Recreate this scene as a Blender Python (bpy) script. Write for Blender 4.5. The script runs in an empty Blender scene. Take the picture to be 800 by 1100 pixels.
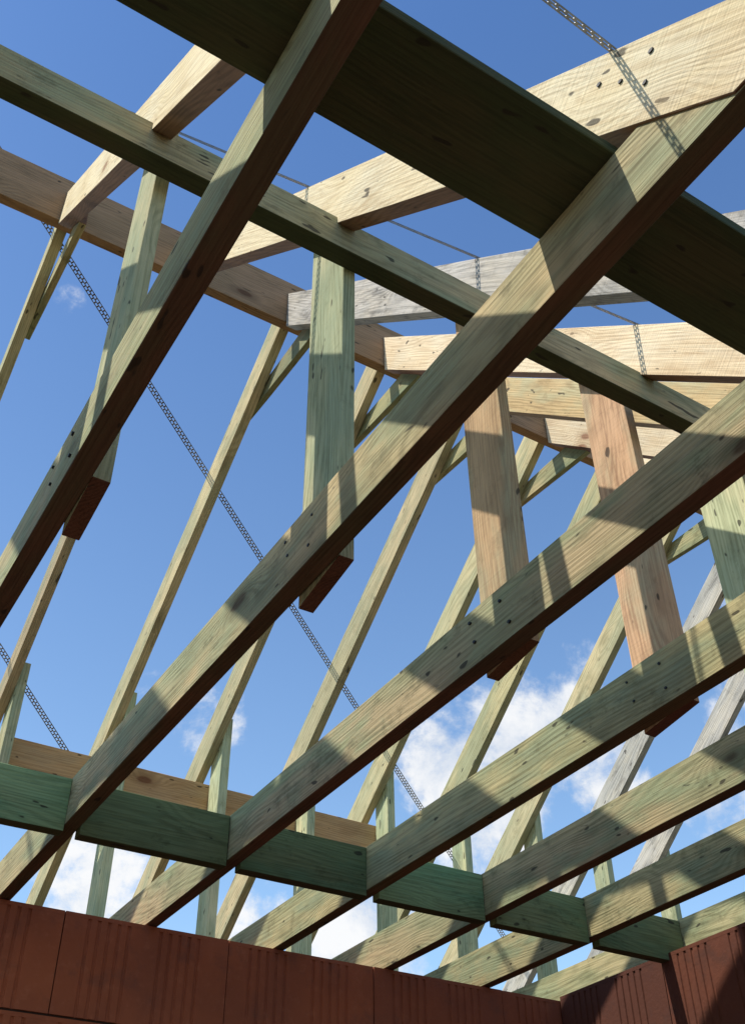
import bpy, bmesh, math, random
from mathutils import Vector, Matrix
import numpy as np
random.seed(4)
S=1.25; CAMZ=1.5
def W(x,y,z): return Vector((x*S,y*S,z*S+CAMZ))
scene=bpy.context.scene
scene.view_settings.view_transform='Standard'; scene.view_settings.look='None'; scene.view_settings.exposure=0
# ---------------------------------------------------------------- camera
def rotm(a,b,c):
    def R(ax,t):
        k,s=math.cos(t),math.sin(t)
        return np.array({'x':[[1,0,0],[0,k,-s],[0,s,k]],'z':[[k,-s,0],[s,k,0],[0,0,1]]}[ax])
    M=np.array([[1,0,0],[0,0,-1],[0,1,0]],float)
    return R('z',c)@R('x',b)@M@R('z',a)
F=1155.; RM=rotm(0.55302106,-0.69576375,-0.0114335)
cd=bpy.data.cameras.new("camera"); cam=bpy.data.objects.new("camera",cd); scene.collection.objects.link(cam)
m=Matrix.Identity(4)
for r in range(3):
    m[r][0]=RM[0,r]; m[r][1]=-RM[1,r]; m[r][2]=-RM[2,r]
m.translation=Vector((0,0,CAMZ)); cam.matrix_world=m
cd.sensor_fit='VERTICAL'; cd.sensor_height=24; cd.lens=F/1100*24; cd.clip_end=5000; cd.clip_start=.02
scene.camera=cam
def pixdir(x,y): 
    v=RM.T@np.array([x-400,y-550,F]); return v/np.linalg.norm(v)
# ---------------------------------------------------------------- node helper
class NT:
    def __init__(s,nt): s.n=nt.nodes; s.l=nt.links
    def add(s,t,**k):
        n=s.n.new(t)
        for a,b in k.items(): setattr(n,a,b)
        return n
    def put(s,sock,v):
        if isinstance(v,bpy.types.NodeSocket): s.l.new(v,sock)
        elif v is not None:
            try: sock.default_value=v
            except Exception: sock.default_value=(*v,1)
    def math(s,op,a,b=None,c=None,clamp=False):
        n=s.add('ShaderNodeMath',operation=op); n.use_clamp=clamp
        s.put(n.inputs[0],a); s.put(n.inputs[1],b)
        if c is not None: s.put(n.inputs[2],c)
        return n.outputs[0]
    def vmath(s,op,a,b=None):
        n=s.add('ShaderNodeVectorMath',operation=op); s.put(n.inputs[0],a)
        if b is not None: s.put(n.inputs[1],b)
        return n.outputs['Value'] if op in('DOT_PRODUCT','LENGTH') else n.outputs[0]
    def noise(s,vec,scale,detail=3,rough=.55,dist=0):
        n=s.add('ShaderNodeTexNoise'); s.put(n.inputs['Vector'],vec)
        n.inputs['Scale'].default_value=scale; n.inputs['Detail'].default_value=detail
        n.inputs['Roughness'].default_value=rough; n.inputs['Distortion'].default_value=dist
        return n.outputs['Fac']
    def mr(s,v,a,b,c=0.,d=1.,smooth=True):
        n=s.add('ShaderNodeMapRange'); n.interpolation_type='SMOOTHSTEP' if smooth else 'LINEAR'
        s.put(n.inputs[0],v); 
        for i,q in enumerate((a,b,c,d)): n.inputs[i+1].default_value=q
        return n.outputs[0]
    def mix(s,f,a,b,mode='MIX'):
        n=s.add('ShaderNodeMix',data_type='RGBA',blend_type=mode)
        s.put(n.inputs[0],f); s.put(n.inputs[6],a if isinstance(a,bpy.types.NodeSocket) else (*a,1)); s.put(n.inputs[7],b if isinstance(b,bpy.types.NodeSocket) else (*b,1))
        return n.outputs[2]
def newmat(name):
    mt=bpy.data.materials.new(name); mt.use_nodes=True; mt.node_tree.nodes.clear()
    T=NT(mt.node_tree); o=T.add('ShaderNodeOutputMaterial'); b=T.add('ShaderNodeBsdfPrincipled')
    T.l.new(b.outputs[0],o.inputs[0]); return mt,T,b
def wood(name,ca,cb,dark,stain=None,knot=1.,weather=.35,grain=.5,saw=0.,grime=.0):
    mt,T,b=newmat(name)
    tc=T.add('ShaderNodeTexCoord').outputs['Object']
    oi=T.add('ShaderNodeObjectInfo').outputs['Random']
    off=T.vmath('SCALE',(13.,7.,5.)); T.l.new(T.math('MULTIPLY',oi,9.),off.node.inputs['Scale'])
    p=T.vmath('ADD',tc,off)
    vo=T.add('ShaderNodeTexVoronoi'); kv=T.vmath('MULTIPLY',p,(2.6,6.,6.)); T.put(vo.inputs['Vector'],kv); vo.inputs['Scale'].default_value=1
    sep=T.add('ShaderNodeSeparateColor'); T.l.new(vo.outputs['Color'],sep.inputs[0])
    sel=T.math('GREATER_THAN',sep.outputs[0],.45)
    d=vo.outputs['Distance']
    near=T.math('MULTIPLY',T.mr(d,.0,.45,1.,0.),sel)
    kn=T.math('MULTIPLY',T.mr(d,.07,.13,1.,0.),sel)
    low=T.noise(T.vmath('MULTIPLY',p,(.6,4.,4.)),1.,2,.5)
    sx=T.add('ShaderNodeSeparateXYZ'); T.l.new(p,sx.inputs[0])
    c=T.math('ADD',T.math('ADD',sx.outputs[1],T.math('MULTIPLY',sx.outputs[2],.8)),T.math('MULTIPLY',low,.30))
    c=T.math('ADD',c,T.math('MULTIPLY',near,.05))
    ring=T.math('SINE',T.math('MULTIPLY',c,520.))
    ring=T.mr(ring,-.7,1.,0.,1.)
    fib=T.noise(T.vmath('MULTIPLY',p,(5.,190.,190.)),1.,2,.6)
    big=T.noise(T.vmath('MULTIPLY',p,(1.5,4.,4.)),1.,3,.6)
    med=T.noise(T.vmath('MULTIPLY',p,(6.,16.,16.)),1.,4,.65)
    col=T.mix(T.mr(T.math('ADD',big,T.math('MULTIPLY',T.math('SUBTRACT',oi,.5),.16)),.40,.60),ca,cb)
    if stain: col=T.mix(T.math('MULTIPLY',T.mr(T.noise(T.vmath('MULTIPLY',p,(2.2,7.,7.)),1.3,4,.6),.44,.64),.85),col,stain)
    f=T.math('MULTIPLY',ring,T.mr(med,.3,.7,.08*grain,.95*grain))
    col=T.mix(f,col,dark)
    col=T.mix(T.math('MULTIPLY',T.mr(fib,.42,.72),.45),col,dark)
    col=T.mix(T.math('MULTIPLY',T.mr(med,.52,.75),weather),col,dark)
    if grime: col=T.mix(T.math('MULTIPLY',T.mr(T.noise(T.vmath('MULTIPLY',p,(9.,12.,12.)),1.,5,.75),.54,.70),grime),col,tuple(v*.6 for v in dark))
    sp=T.noise(T.vmath('MULTIPLY',p,(16.,45.,45.)),1.,1,.5)
    col=T.mix(T.mr(sp,.71,.76,0,.8),col,(.03,.025,.02))
    ringk=T.math('MULTIPLY',T.math('SUBTRACT',T.mr(d,.12,.26,1.,0.),kn),T.math('MULTIPLY',sel,.5*knot))
    col=T.mix(ringk,col,dark)
    col=T.mix(T.math('MULTIPLY',kn,.85*knot),col,(dark[0]*.6,dark[1]*.42,dark[2]*.4))
    val=T.math('ADD',.84,T.math('MULTIPLY',oi,.36))
    hs=T.add('ShaderNodeHueSaturation'); T.l.new(col,hs.inputs['Color']); T.l.new(val,hs.inputs['Value'])
    T.l.new(T.math('ADD',.485,T.math('MULTIPLY',T.math('FRACT',T.math('MULTIPLY',oi,7.3)),.03)),hs.inputs['Hue'])
    T.l.new(hs.outputs[0],b.inputs['Base Color']); b.inputs['Roughness'].default_value=.85
    b.inputs['Specular IOR Level'].default_value=.2
    h=T.math('ADD',T.math('ADD',T.math('MULTIPLY',fib,.9),T.math('MULTIPLY',ring,-.2)),T.math('MULTIPLY',med,.6))
    if saw:
        sw=T.noise(T.vmath('MULTIPLY',p,(150.,5.,5.)),1.,2,.6); h=T.math('ADD',h,T.math('MULTIPLY',sw,saw))
    bp=T.add('ShaderNodeBump'); bp.inputs['Strength'].default_value=.5; bp.inputs['Distance'].default_value=.004
    T.l.new(h,bp.inputs['Height']); T.l.new(bp.outputs[0],b.inputs['Normal'])
    return mt
M_green=wood("green treated pine",(.47,.39,.21),(.35,.35,.19),(.13,.125,.06),(.28,.33,.19),saw=.6,grime=.45)
M_green2=wood("olive treated pine",(.54,.42,.23),(.40,.36,.20),(.15,.13,.065),(.31,.34,.20),saw=.6,grime=.45)
M_raft=wood("pale olive pine",(.58,.48,.27),(.45,.41,.24),(.18,.16,.08),(.38,.38,.23),grime=.3)  # paler olive base colour for the far rafters
M_mint=wood("pale green treated pine",(.62,.59,.35),(.48,.52,.32),(.18,.20,.105),(.39,.46,.30),saw=.4,grime=.3)
M_emer=wood("deep green treated pine",(.17,.23,.11),(.21,.25,.12),(.07,.09,.04),(.12,.21,.11),grime=.5)
M_emer2=wood("bright green treated pine",(.24,.38,.19),(.29,.38,.19),(.09,.15,.07),(.17,.34,.18),grime=.4)
M_tan=wood("fresh sawn pine",(.88,.73,.48),(.80,.64,.39),(.50,.34,.18),(.80,.69,.48),weather=.3,grain=.36,saw=1.2,grime=.12)
M_brown=wood("warm brown pine",(.64,.43,.24),(.55,.37,.20),(.25,.15,.08),(.47,.41,.25),saw=.5,grime=.3)
M_ochre=wood("ochre pine",(.72,.46,.22),(.62,.39,.17),(.34,.19,.08),(.6,.42,.22))
M_grey=wood("weathered grey pine",(.58,.54,.47),(.44,.42,.37),(.14,.13,.115),(.60,.54,.43),weather=.7,saw=.8,grime=.4)
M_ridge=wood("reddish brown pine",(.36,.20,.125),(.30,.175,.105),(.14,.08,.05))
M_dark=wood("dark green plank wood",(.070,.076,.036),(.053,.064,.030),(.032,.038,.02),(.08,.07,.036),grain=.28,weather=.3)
M_under_bounce=wood("bounce-tinted underside wood",(.155,.088,.050),(.115,.073,.042),(.06,.038,.022),(.10,.085,.045),knot=.4)  # warm bounce and shade below the joists, painted into the wood colour
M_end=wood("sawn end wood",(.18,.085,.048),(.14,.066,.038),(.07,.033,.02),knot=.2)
def metal(name,c,r):
    mt,T,b=newmat(name); tc=T.add('ShaderNodeTexCoord').outputs['Object']
    n=T.noise(tc,40,4); T.l.new(T.mix(T.mr(n,.4,.7),c,tuple(x*.55 for x in c)),b.inputs['Base Color'])
    b.inputs['Metallic'].default_value=.7; b.inputs['Roughness'].default_value=r; return mt
M_zinc=metal("galvanised steel",(.22,.23,.25),.5); M_nail=metal("dark nail steel",(.05,.05,.05),.6)
# ---------------------------------------------------------------- member builder
def setp(o,label,cat,group=None):
    o["label"]=label; o["category"]=cat
    if group: o["group"]=group
def prism(name,poly,axis,a0,a1,longdir,mats,bow=.0015,bevel=.0015,ends=True,under=True):
    pts=[W(a0,u,v) for u,v in poly]+[W(a1,u,v) for u,v in poly]
    c=sum(pts,Vector())/len(pts); lx=Vector(longdir).normalized()
    ly=Vector((1,0,0)) if abs(lx.x)<.9 else Vector((0,1,0)); lz=lx.cross(ly).normalized(); ly=lz.cross(lx).normalized()
    R=Matrix((lx,ly,lz)).transposed().to_4x4(); R.translation=c; Ri=R.inverted()
    bm=bmesh.new(); vs=[bm.verts.new(Ri@p) for p in pts]; n=len(poly)
    bm.faces.new(vs[:n]); bm.faces.new(vs[n:][::-1])
    for i in range(n): bm.faces.new((vs[i],vs[i+n],vs[(i+1)%n+n],vs[(i+1)%n]))
    bmesh.ops.recalc_face_normals(bm,faces=bm.faces)
    if bevel: bmesh.ops.bevel(bm,geom=bm.edges[:],offset=bevel,segments=1,affect='EDGES')
    xs=[v.co.x for v in bm.verts]; x0,x1=min(xs),max(xs); L=x1-x0
    k=max(3,int(L/.2))
    for i in range(1,k):
        bmesh.ops.bisect_plane(bm,geom=bm.verts[:]+bm.edges[:]+bm.faces[:],plane_co=(x0+L*i/k,0,0),plane_no=(1,0,0))
    a,b_,ph=random.uniform(-1,1)*bow,random.uniform(-1,1)*bow,random.uniform(0,6)
    for v in bm.verts:
        t=(v.co.x-x0)/L; v.co.y+=a*math.sin(math.pi*t)+random.uniform(-.0003,.0003); v.co.z+=b_*math.sin(math.pi*1.6*t+ph)*.6+random.uniform(-.0004,.0004)
    R3=R.to_3x3()
    for f in bm.faces:
        nl=f.normal; nw=R3@nl
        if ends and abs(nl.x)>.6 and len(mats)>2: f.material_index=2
        elif under and nw.z<-.5 and len(mats)>1: f.material_index=1  # downward faces take the underside slot, where shade is painted in
    me=bpy.data.meshes.new(name); bm.to_mesh(me); bm.free()
    for mm in mats: me.materials.append(mm)
    o=bpy.data.objects.new(name,me); scene.collection.objects.link(o); o.matrix_world=R
    return o
def nails(parent,pts,xface):
    for (y,z) in pts:
        bm=bmesh.new(); r=random.uniform(.0028,.004); bmesh.ops.create_cone(bm,cap_ends=True,segments=9,radius1=r,radius2=r,depth=.005)
        for v in bm.verts: v.co.y*=random.uniform(1.,1.5)
        me=bpy.data.meshes.new("nail"); bm.to_mesh(me); bm.free(); me.materials.append(M_nail)
        o=bpy.data.objects.new("nail",me); scene.collection.objects.link(o)
        o.parent=parent; mw=Matrix.Translation(W(xface,y,z))@Matrix.Rotation(math.pi/2,4,'Y')
        o.matrix_parent_inverse=Matrix.Identity(4); o.matrix_local=parent.matrix_world.inverted()@mw
XS=[-.93,-.55,-.16,.22,.605,1.0,1.385,1.75,2.105,2.47,2.85,3.23,3.6]
TH=.034
Lm={0:('tan','fresh tan'),1:('tan','fresh tan'),2:('grey','weathered grey'),3:('tan','fresh tan'),4:('brown','warm brown'),5:('tan','fresh tan')}
MM={'tan':M_tan,'grey':M_grey,'brown':M_brown,'green':M_green,'mint':M_mint,'green2':M_green2}
Pm={0:('mint','pale green'),1:('mint','pale green'),2:('brown','warm brown'),3:('brown','warm brown'),4:('mint','pale green')}
PY={0:(1.155,1.275),1:(1.135,1.265),2:(1.18,1.30),3:(1.19,1.315),4:(1.19,1.33)}
zt=lambda y:.905+.95*y
zl=lambda y:.735+.95*y
rt=lambda y:2.99-.77*(y-2.187)
rl=lambda y:rt(y)-.15
for n,x in enumerate(XS):
    i=n-3
    jm=M_green2 if i in(1,3) else M_green
    J=prism("ceiling_joist",[(-.5,1.),(4.95,1.),(4.95,1.114),(-.5,1.114)],'X',x,x+TH,(0,1,0),[jm,M_under_bounce,M_end],bow=.002)
    setp(J,("olive tinted" if jm is M_green2 else "green treated")+" timber joist resting on the brick wall","joist","ceiling joists of the roof frame")
    py0,py1=PY.get(i,(1.16,1.28)); pc=(py0+py1)/2
    if 0<=i<=4:
        nails(J,[(pc-.05+random.uniform(-.02,.02),1.03),(pc+.04,1.05+random.uniform(-.01,.01)),(pc-.04,1.085),(pc+.05,1.09),(2.305,1.03),(2.3,1.08)],x-.0005)
    k,lab=Lm.get(i,('tan','fresh tan'))
    Lr=prism("rafter",[((1.003-.735)/.95,1.003),((1.003-.905)/.95,1.003),(2.147,zt(2.147)),(2.147,zl(2.147))],'X',x-.004,x+TH+.0006,(0,1,.95),[MM[k],M_ridge if k!='grey' else M_grey,M_end])  # reddish underside on tan and brown rafters: bounce light painted as colour
    setp(Lr,lab+" pine rafter rising from the joists to the ridge","rafter","rafters of the roof frame")
    if 0<=i<=4: nails(Lr,[(pc-.03,zl(pc)+.04),(pc+.05,zl(pc)+.10)]+([(.40,1.21),(.43,1.25),(.35,1.2),(.37,1.16)] if i==1 else []),x-.0045)
    rm=M_grey if i in(8,9) else M_raft
    R_=prism("rafter",[(2.188,rt(2.188)),(2.188,rl(2.188)),(2.187+(2.84-1.118)/.77,1.118),(2.187+(2.99-1.118)/.77,1.118)],'X',x+.001,x+TH-.001,(0,1,-.77),[rm,rm,M_end])
    setp(R_,("weathered grey" if rm is M_grey else "olive green treated")+" rafter sloping down from the ridge","rafter","rafters of the roof frame")
    k,lab=Pm.get(i,('mint','pale green'))
    dz=.020 if i in(2,3,4) else .008
    P=prism("post",[(py0,.998+dz*.5),(py1,.972+dz),(py1,zl(py1)+.08),(py0,zl(py0)+.08)],'X',x+TH+.001,x+TH+.028,(0,0,1),[MM[k],M_end,M_end])
    setp(P,lab+" timber post fixed between rafter and joist","post","posts between rafters and joists")
    C=prism("collar_tie",[(2.56,2.685),(2.00,2.635),(2.03,2.735),(2.49,2.74)],'X',x+TH+.001,x+TH+.022,(0,1,0),[M_green,M_green,M_end])
    setp(C,"short green collar board joining two rafters under the ridge","collar tie","collar ties under the ridge")
    St=prism("stud",[(3.38,1.116),(3.47,1.116),(3.47,rl(3.47)+.1),(3.38,rl(3.38)+.1)],'X',x+TH+.001,x+TH+.035,(0,0,1),[M_mint,M_end,M_end])
    setp(St,"pale green timber stud holding up the rafter","stud","studs under the rafters")
    if n<len(XS)-1:
        xn=XS[n+1]; bmt=M_emer2 if i in(-1,0,3) else M_emer
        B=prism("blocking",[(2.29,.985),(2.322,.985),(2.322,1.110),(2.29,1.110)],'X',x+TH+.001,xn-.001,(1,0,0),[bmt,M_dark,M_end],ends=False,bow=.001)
        setp(B,("bright green" if bmt is M_emer2 else "deep green")+" timber blocking fitted between two joists","blocking","blocking between the joists")
o=prism("ridge_board",[(2.15,2.80),(2.185,2.80),(2.185,3.01),(2.15,3.01)],'X',-1.1,3.75,(1,0,0),[M_ridge,M_ridge,M_end]); setp(o,"reddish brown ridge board the rafters lean on","ridge board")
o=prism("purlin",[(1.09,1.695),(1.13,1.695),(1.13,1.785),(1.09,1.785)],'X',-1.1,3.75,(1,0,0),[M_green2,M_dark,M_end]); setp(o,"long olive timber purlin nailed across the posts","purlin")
piv=W(1.0,1.11,1.74); o.matrix_world=Matrix.Translation(piv)@Matrix.Rotation(math.radians(.8),4,'Y')@Matrix.Translation(-piv)@o.matrix_world
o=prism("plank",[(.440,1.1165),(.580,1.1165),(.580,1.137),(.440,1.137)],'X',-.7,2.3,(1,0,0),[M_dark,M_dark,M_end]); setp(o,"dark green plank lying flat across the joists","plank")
piv=W(.6,.5,1.12); o.matrix_world=Matrix.Translation(piv)@Matrix.Rotation(math.radians(1.0),4,'Z')@Matrix.Translation(-piv)@o.matrix_world
o=prism("tie_board",[(3.472,1.682),(3.505,1.682),(3.505,1.782),(3.472,1.782)],'X',-1.1,2.35,(1,0,0),[M_ochre,M_brown,M_end]); setp(o,"ochre pine board fixed across the backs of studs","board")
# ---------------------------------------------------------------- perforated straps
def strap(p0,p1,plane,width=.022,label=""):
    P0=W(*p0,plane(*p0)); P1=W(*p1,plane(*p1)); d=(P1-P0); L=d.length; d.normalize()
    e=W(0,1,plane(0,1))-W(0,0,plane(0,0)); e.normalize(); nrm=Vector((1,0,0)).cross(e).normalized()
    w=nrm.cross(d).normalized(); P0=P0+nrm*.004; 
    R=Matrix((d,w,nrm)).transposed().to_4x4(); R.translation=P0
    bm=bmesh.new()
    def q(x0,x1,y0,y1): bm.faces.new([bm.verts.new((a,b,0)) for a,b in((x0,y0),(x1,y0),(x1,y1),(x0,y1))])
    h=width/2; per=.019; t=.0036
    n=int(L/per)
    for (a,b) in((-h,-h+t),(h-t,h),(-t*.5,t*.5)): q(0,n*per,a,b)
    for i in range(n):
        q(i*per,i*per+t*1.8,-h+t,-t*.5); q((i+.5)*per,(i+.5)*per+t*1.8,t*.5,h-t)
    me=bpy.data.meshes.new("perforated_strap"); bm.to_mesh(me); bm.free(); me.materials.append(M_zinc)
    o=bpy.data.objects.new("perforated_strap",me); scene.collection.objects.link(o); o.matrix_world=R
    s=o.modifiers.new("t",'SOLIDIFY'); s.thickness=.0012
    setp(o,label,"metal strap","perforated wind bracing straps"); return o
farp=lambda x,y: rt(y); nearp=lambda x,y: zt(y)
strap((-.1,2.11),(3.3,4.05),farp,width=.026,label="long perforated steel bracing strap running diagonally across rafters")
strap((-.5,2.66),(.93,3.655),farp,width=.026,label="perforated steel bracing strap nailed across the lower rafters")
strap((-.9,1.54),(3.2,.70),nearp,label="perforated steel strap lying over the pine rafters")
strap((-.9,.26),(.64,.405),nearp,width=.019,label="perforated steel strap over rafters near their feet")
# ---------------------------------------------------------------- brick walls
def brickmat(name,k):
    mt,T,b=newmat(name); tc=T.add('ShaderNodeTexCoord').outputs['Object']
    g=T.add('ShaderNodeAttribute'); g.attribute_name='blk'; g.attribute_type='GEOMETRY'
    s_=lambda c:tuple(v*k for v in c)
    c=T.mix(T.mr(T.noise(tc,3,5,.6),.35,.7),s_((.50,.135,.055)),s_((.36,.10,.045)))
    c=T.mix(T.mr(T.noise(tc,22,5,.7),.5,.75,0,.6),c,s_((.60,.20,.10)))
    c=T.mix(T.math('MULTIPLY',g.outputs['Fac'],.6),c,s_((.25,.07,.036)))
    c=T.mix(T.math('MULTIPLY',T.mr(T.noise(tc,7,6,.7),.52,.68),.5),c,s_((.20,.075,.05)))
    T.l.new(c,b.inputs['Base Color']); b.inputs['Roughness'].default_value=.9
    bp=T.add('ShaderNodeBump'); bp.inputs['Strength'].default_value=.5; bp.inputs['Distance'].default_value=.004
    T.l.new(T.noise(tc,70,5),bp.inputs['Height']); T.l.new(bp.outputs[0],b.inputs['Normal']); return mt
def mortarmat():
    mt,T,b=newmat("mortar"); tc=T.add('ShaderNodeTexCoord').outputs['Object']
    T.l.new(T.mix(T.noise(tc,20,4),(.07,.035,.025),(.035,.02,.015)),b.inputs['Base Color']); b.inputs['Roughness'].default_value=.95; return mt
M_brick=brickmat("red clay block",.86); M_brick_shade=brickmat("shade-painted red clay block",.27); M_mort=mortarmat()  # second block colour is darkened to paint in the right wall's shade
def wall(p,dirv,nrm,length,label,mat,first=0.):
    d=Vector(dirv); nn=Vector(nrm); R=Matrix((d,-nn,Vector((0,0,1)))).transposed().to_4x4(); R.translation=p
    bm=bmesh.new(); lay=bm.faces.layers.float.new('blk'); T_=.25; bl=.58; ch=.315; H=p.z; 
    def box(x0,x1,y0,y1,z0,z1,mi,val,groove=False):
        prof=[(x0,y1),(x0,y0)]
        if groove:
            Lb=x1-x0
            for g0 in (x0+Lb*.13,x0+Lb*.56):
                for k in range(5):
                    a=g0+k*.034; 
                    if a+.02<x1-.02: prof+=[(a,y0),(a+.003,y0+.0045),(a+.010,y0+.0045),(a+.013,y0)]
        prof+=[(x1,y0),(x1,y1)]
        lo=[bm.verts.new((a,b,z0)) for a,b in prof]; hi=[bm.verts.new((a,b,z1)) for a,b in prof]; n=len(prof)
        fs=[bm.faces.new(lo),bm.faces.new(hi[::-1])]
        for i in range(n): fs.append(bm.faces.new((lo[i],hi[i],hi[(i+1)%n],lo[(i+1)%n])))
        for f in fs: f.material_index=mi; f[lay]=val
    box(.003,length-.003,.008,T_-.008,-H,-.006,1,0)
    row=0; z=0
    while z>-H+.01:
        z0=max(z-ch,-H); x=-(bl*.5 if row%2 else 0)+first
        while x>0: x-=bl
        while x<length:
            a=max(x,0); b_=min(x+bl,length)
            if b_-a>.03:
                yy=random.uniform(-.0015,.0015); v=random.random(); zt_=z if row==0 else z-.004
                box(a+.0018,b_-.0018,yy,T_,z0+.004,zt_-.013,0,v,True)
                box(a+.0018,b_-.0018,yy-.0004,T_+.0004,zt_-.0129,zt_,0,v)
            x+=bl
        z-=ch; row+=1
    bmesh.ops.recalc_face_normals(bm,faces=bm.faces)
    me=bpy.data.meshes.new("brick_wall"); bm.to_mesh(me); bm.free(); me.materials.append(mat); me.materials.append(M_mort)
    o=bpy.data.objects.new("brick_wall",me); scene.collection.objects.link(o); o.matrix_world=R
    setp(o,label,"wall"); return o
TOP=.996
wall(W(-1.6,2.79,TOP),(1,0,0),(0,-1,0),(2.58+1.6)*S,"red hollow clay block wall carrying the joists",M_brick,first=.06*S)
wall(W(2.40,2.786,TOP+.010),(0,-1,0),(-1,0,0),(2.785+.8)*S,"shade-painted red clay block wall meeting the other at a corner",M_brick_shade,first=0)
# ---------------------------------------------------------------- ground
mt,T,b=newmat("bare ground"); tc=T.add('ShaderNodeTexCoord').outputs['Object']
c=T.mix(T.mr(T.noise(tc,.8,6,.6),.35,.65),(.12,.085,.052),(.085,.06,.04)); c=T.mix(T.mr(T.noise(tc,14,5),.5,.8,0,.6),c,(.15,.11,.08))
T.l.new(c,b.inputs['Base Color']); b.inputs['Roughness'].default_value=.95
bp=T.add('ShaderNodeBump'); bp.inputs['Distance'].default_value=.02; T.l.new(T.noise(tc,9,6),bp.inputs['Height']); T.l.new(bp.outputs[0],b.inputs['Normal'])
bm=bmesh.new(); bmesh.ops.create_grid(bm,x_segments=40,y_segments=40,size=1500); me=bpy.data.meshes.new("ground"); bm.to_mesh(me); bm.free(); me.materials.append(mt)
g=bpy.data.objects.new("ground",me); scene.collection.objects.link(g); g["kind"]="structure"
# ---------------------------------------------------------------- light
ld=Vector((1,-.13,-1.48)).normalized()
sl=bpy.data.lights.new("sun",'SUN'); sl.energy=5; sl.angle=math.radians(.5); sl.color=(1,.94,.83)
so=bpy.data.objects.new("sun",sl); scene.collection.objects.link(so); so.rotation_euler=ld.to_track_quat('-Z','Y').to_euler(); so.location=(-5,1,9)
el=math.asin(-ld.z); az=math.atan2(-ld.x,-ld.y)
w=bpy.data.worlds.new("World"); scene.world=w; w.use_nodes=True; w.node_tree.nodes.clear(); T=NT(w.node_tree)
out=T.add('ShaderNodeOutputWorld'); bg=T.add('ShaderNodeBackground'); T.l.new(bg.outputs[0],out.inputs[0])
sky=T.add('ShaderNodeTexSky',sky_type='NISHITA'); sky.sun_disc=False; sky.sun_elevation=el; sky.sun_rotation=az; sky.air_density=1.; sky.dust_density=.4; sky.ozone_density=1.5
dirn=T.vmath('NORMALIZE',T.add('ShaderNodeTexCoord').outputs['Generated'])
sz=T.add('ShaderNodeSeparateXYZ'); T.l.new(dirn,sz.inputs[0])
base=T.mix(T.mr(sz.outputs[2],.30,.90,0,1,False),(2.45,2.65,2.6),(1.15,1.6,2.1)); 
base=T.mix(1.,sky.outputs[0],base,'MULTIPLY')
tot=None
for (x,y,r,s) in [(555,800,72,1.),(618,785,55,1.),(485,825,60,1.),(520,870,70,1.),(650,830,48,.8),(612,712,36,.62),(225,775,42,.66),(165,735,32,.3),(105,945,55,.85),(400,995,70,.95),(265,990,42,.7),(75,328,20,.4),(785,880,50,.75),(1000,700,200,.8)]:
    c=pixdir(x,y); dd=T.vmath('DOT_PRODUCT',dirn,tuple(c)); ang=r/F
    v=T.mr(dd,math.cos(ang*1.4),math.cos(ang*.1),0,s); tot=v if tot is None else T.math('MAXIMUM',tot,v)
n1=T.noise(dirn,11.,7,.64,.3); n2=T.noise(T.vmath('ADD',dirn,(3.1,1.7,.4)),34.,5,.65)
q=T.math('ADD',T.math('ADD',tot,T.math('MULTIPLY',T.math('SUBTRACT',n1,.5),2.2)),T.math('MULTIPLY',T.math('SUBTRACT',n2,.5),1.))
mask=T.math('MULTIPLY',T.mr(q,.36,.98),T.mr(tot,.0,.25))
shade=T.mix(T.mr(n1,.38,.62),(7.6,8.3,9.4),(10.8,10.8,10.8))
T.l.new(T.mix(T.math('MULTIPLY',mask,.95),base,shade),bg.inputs[0]); bg.inputs[1].default_value=.092
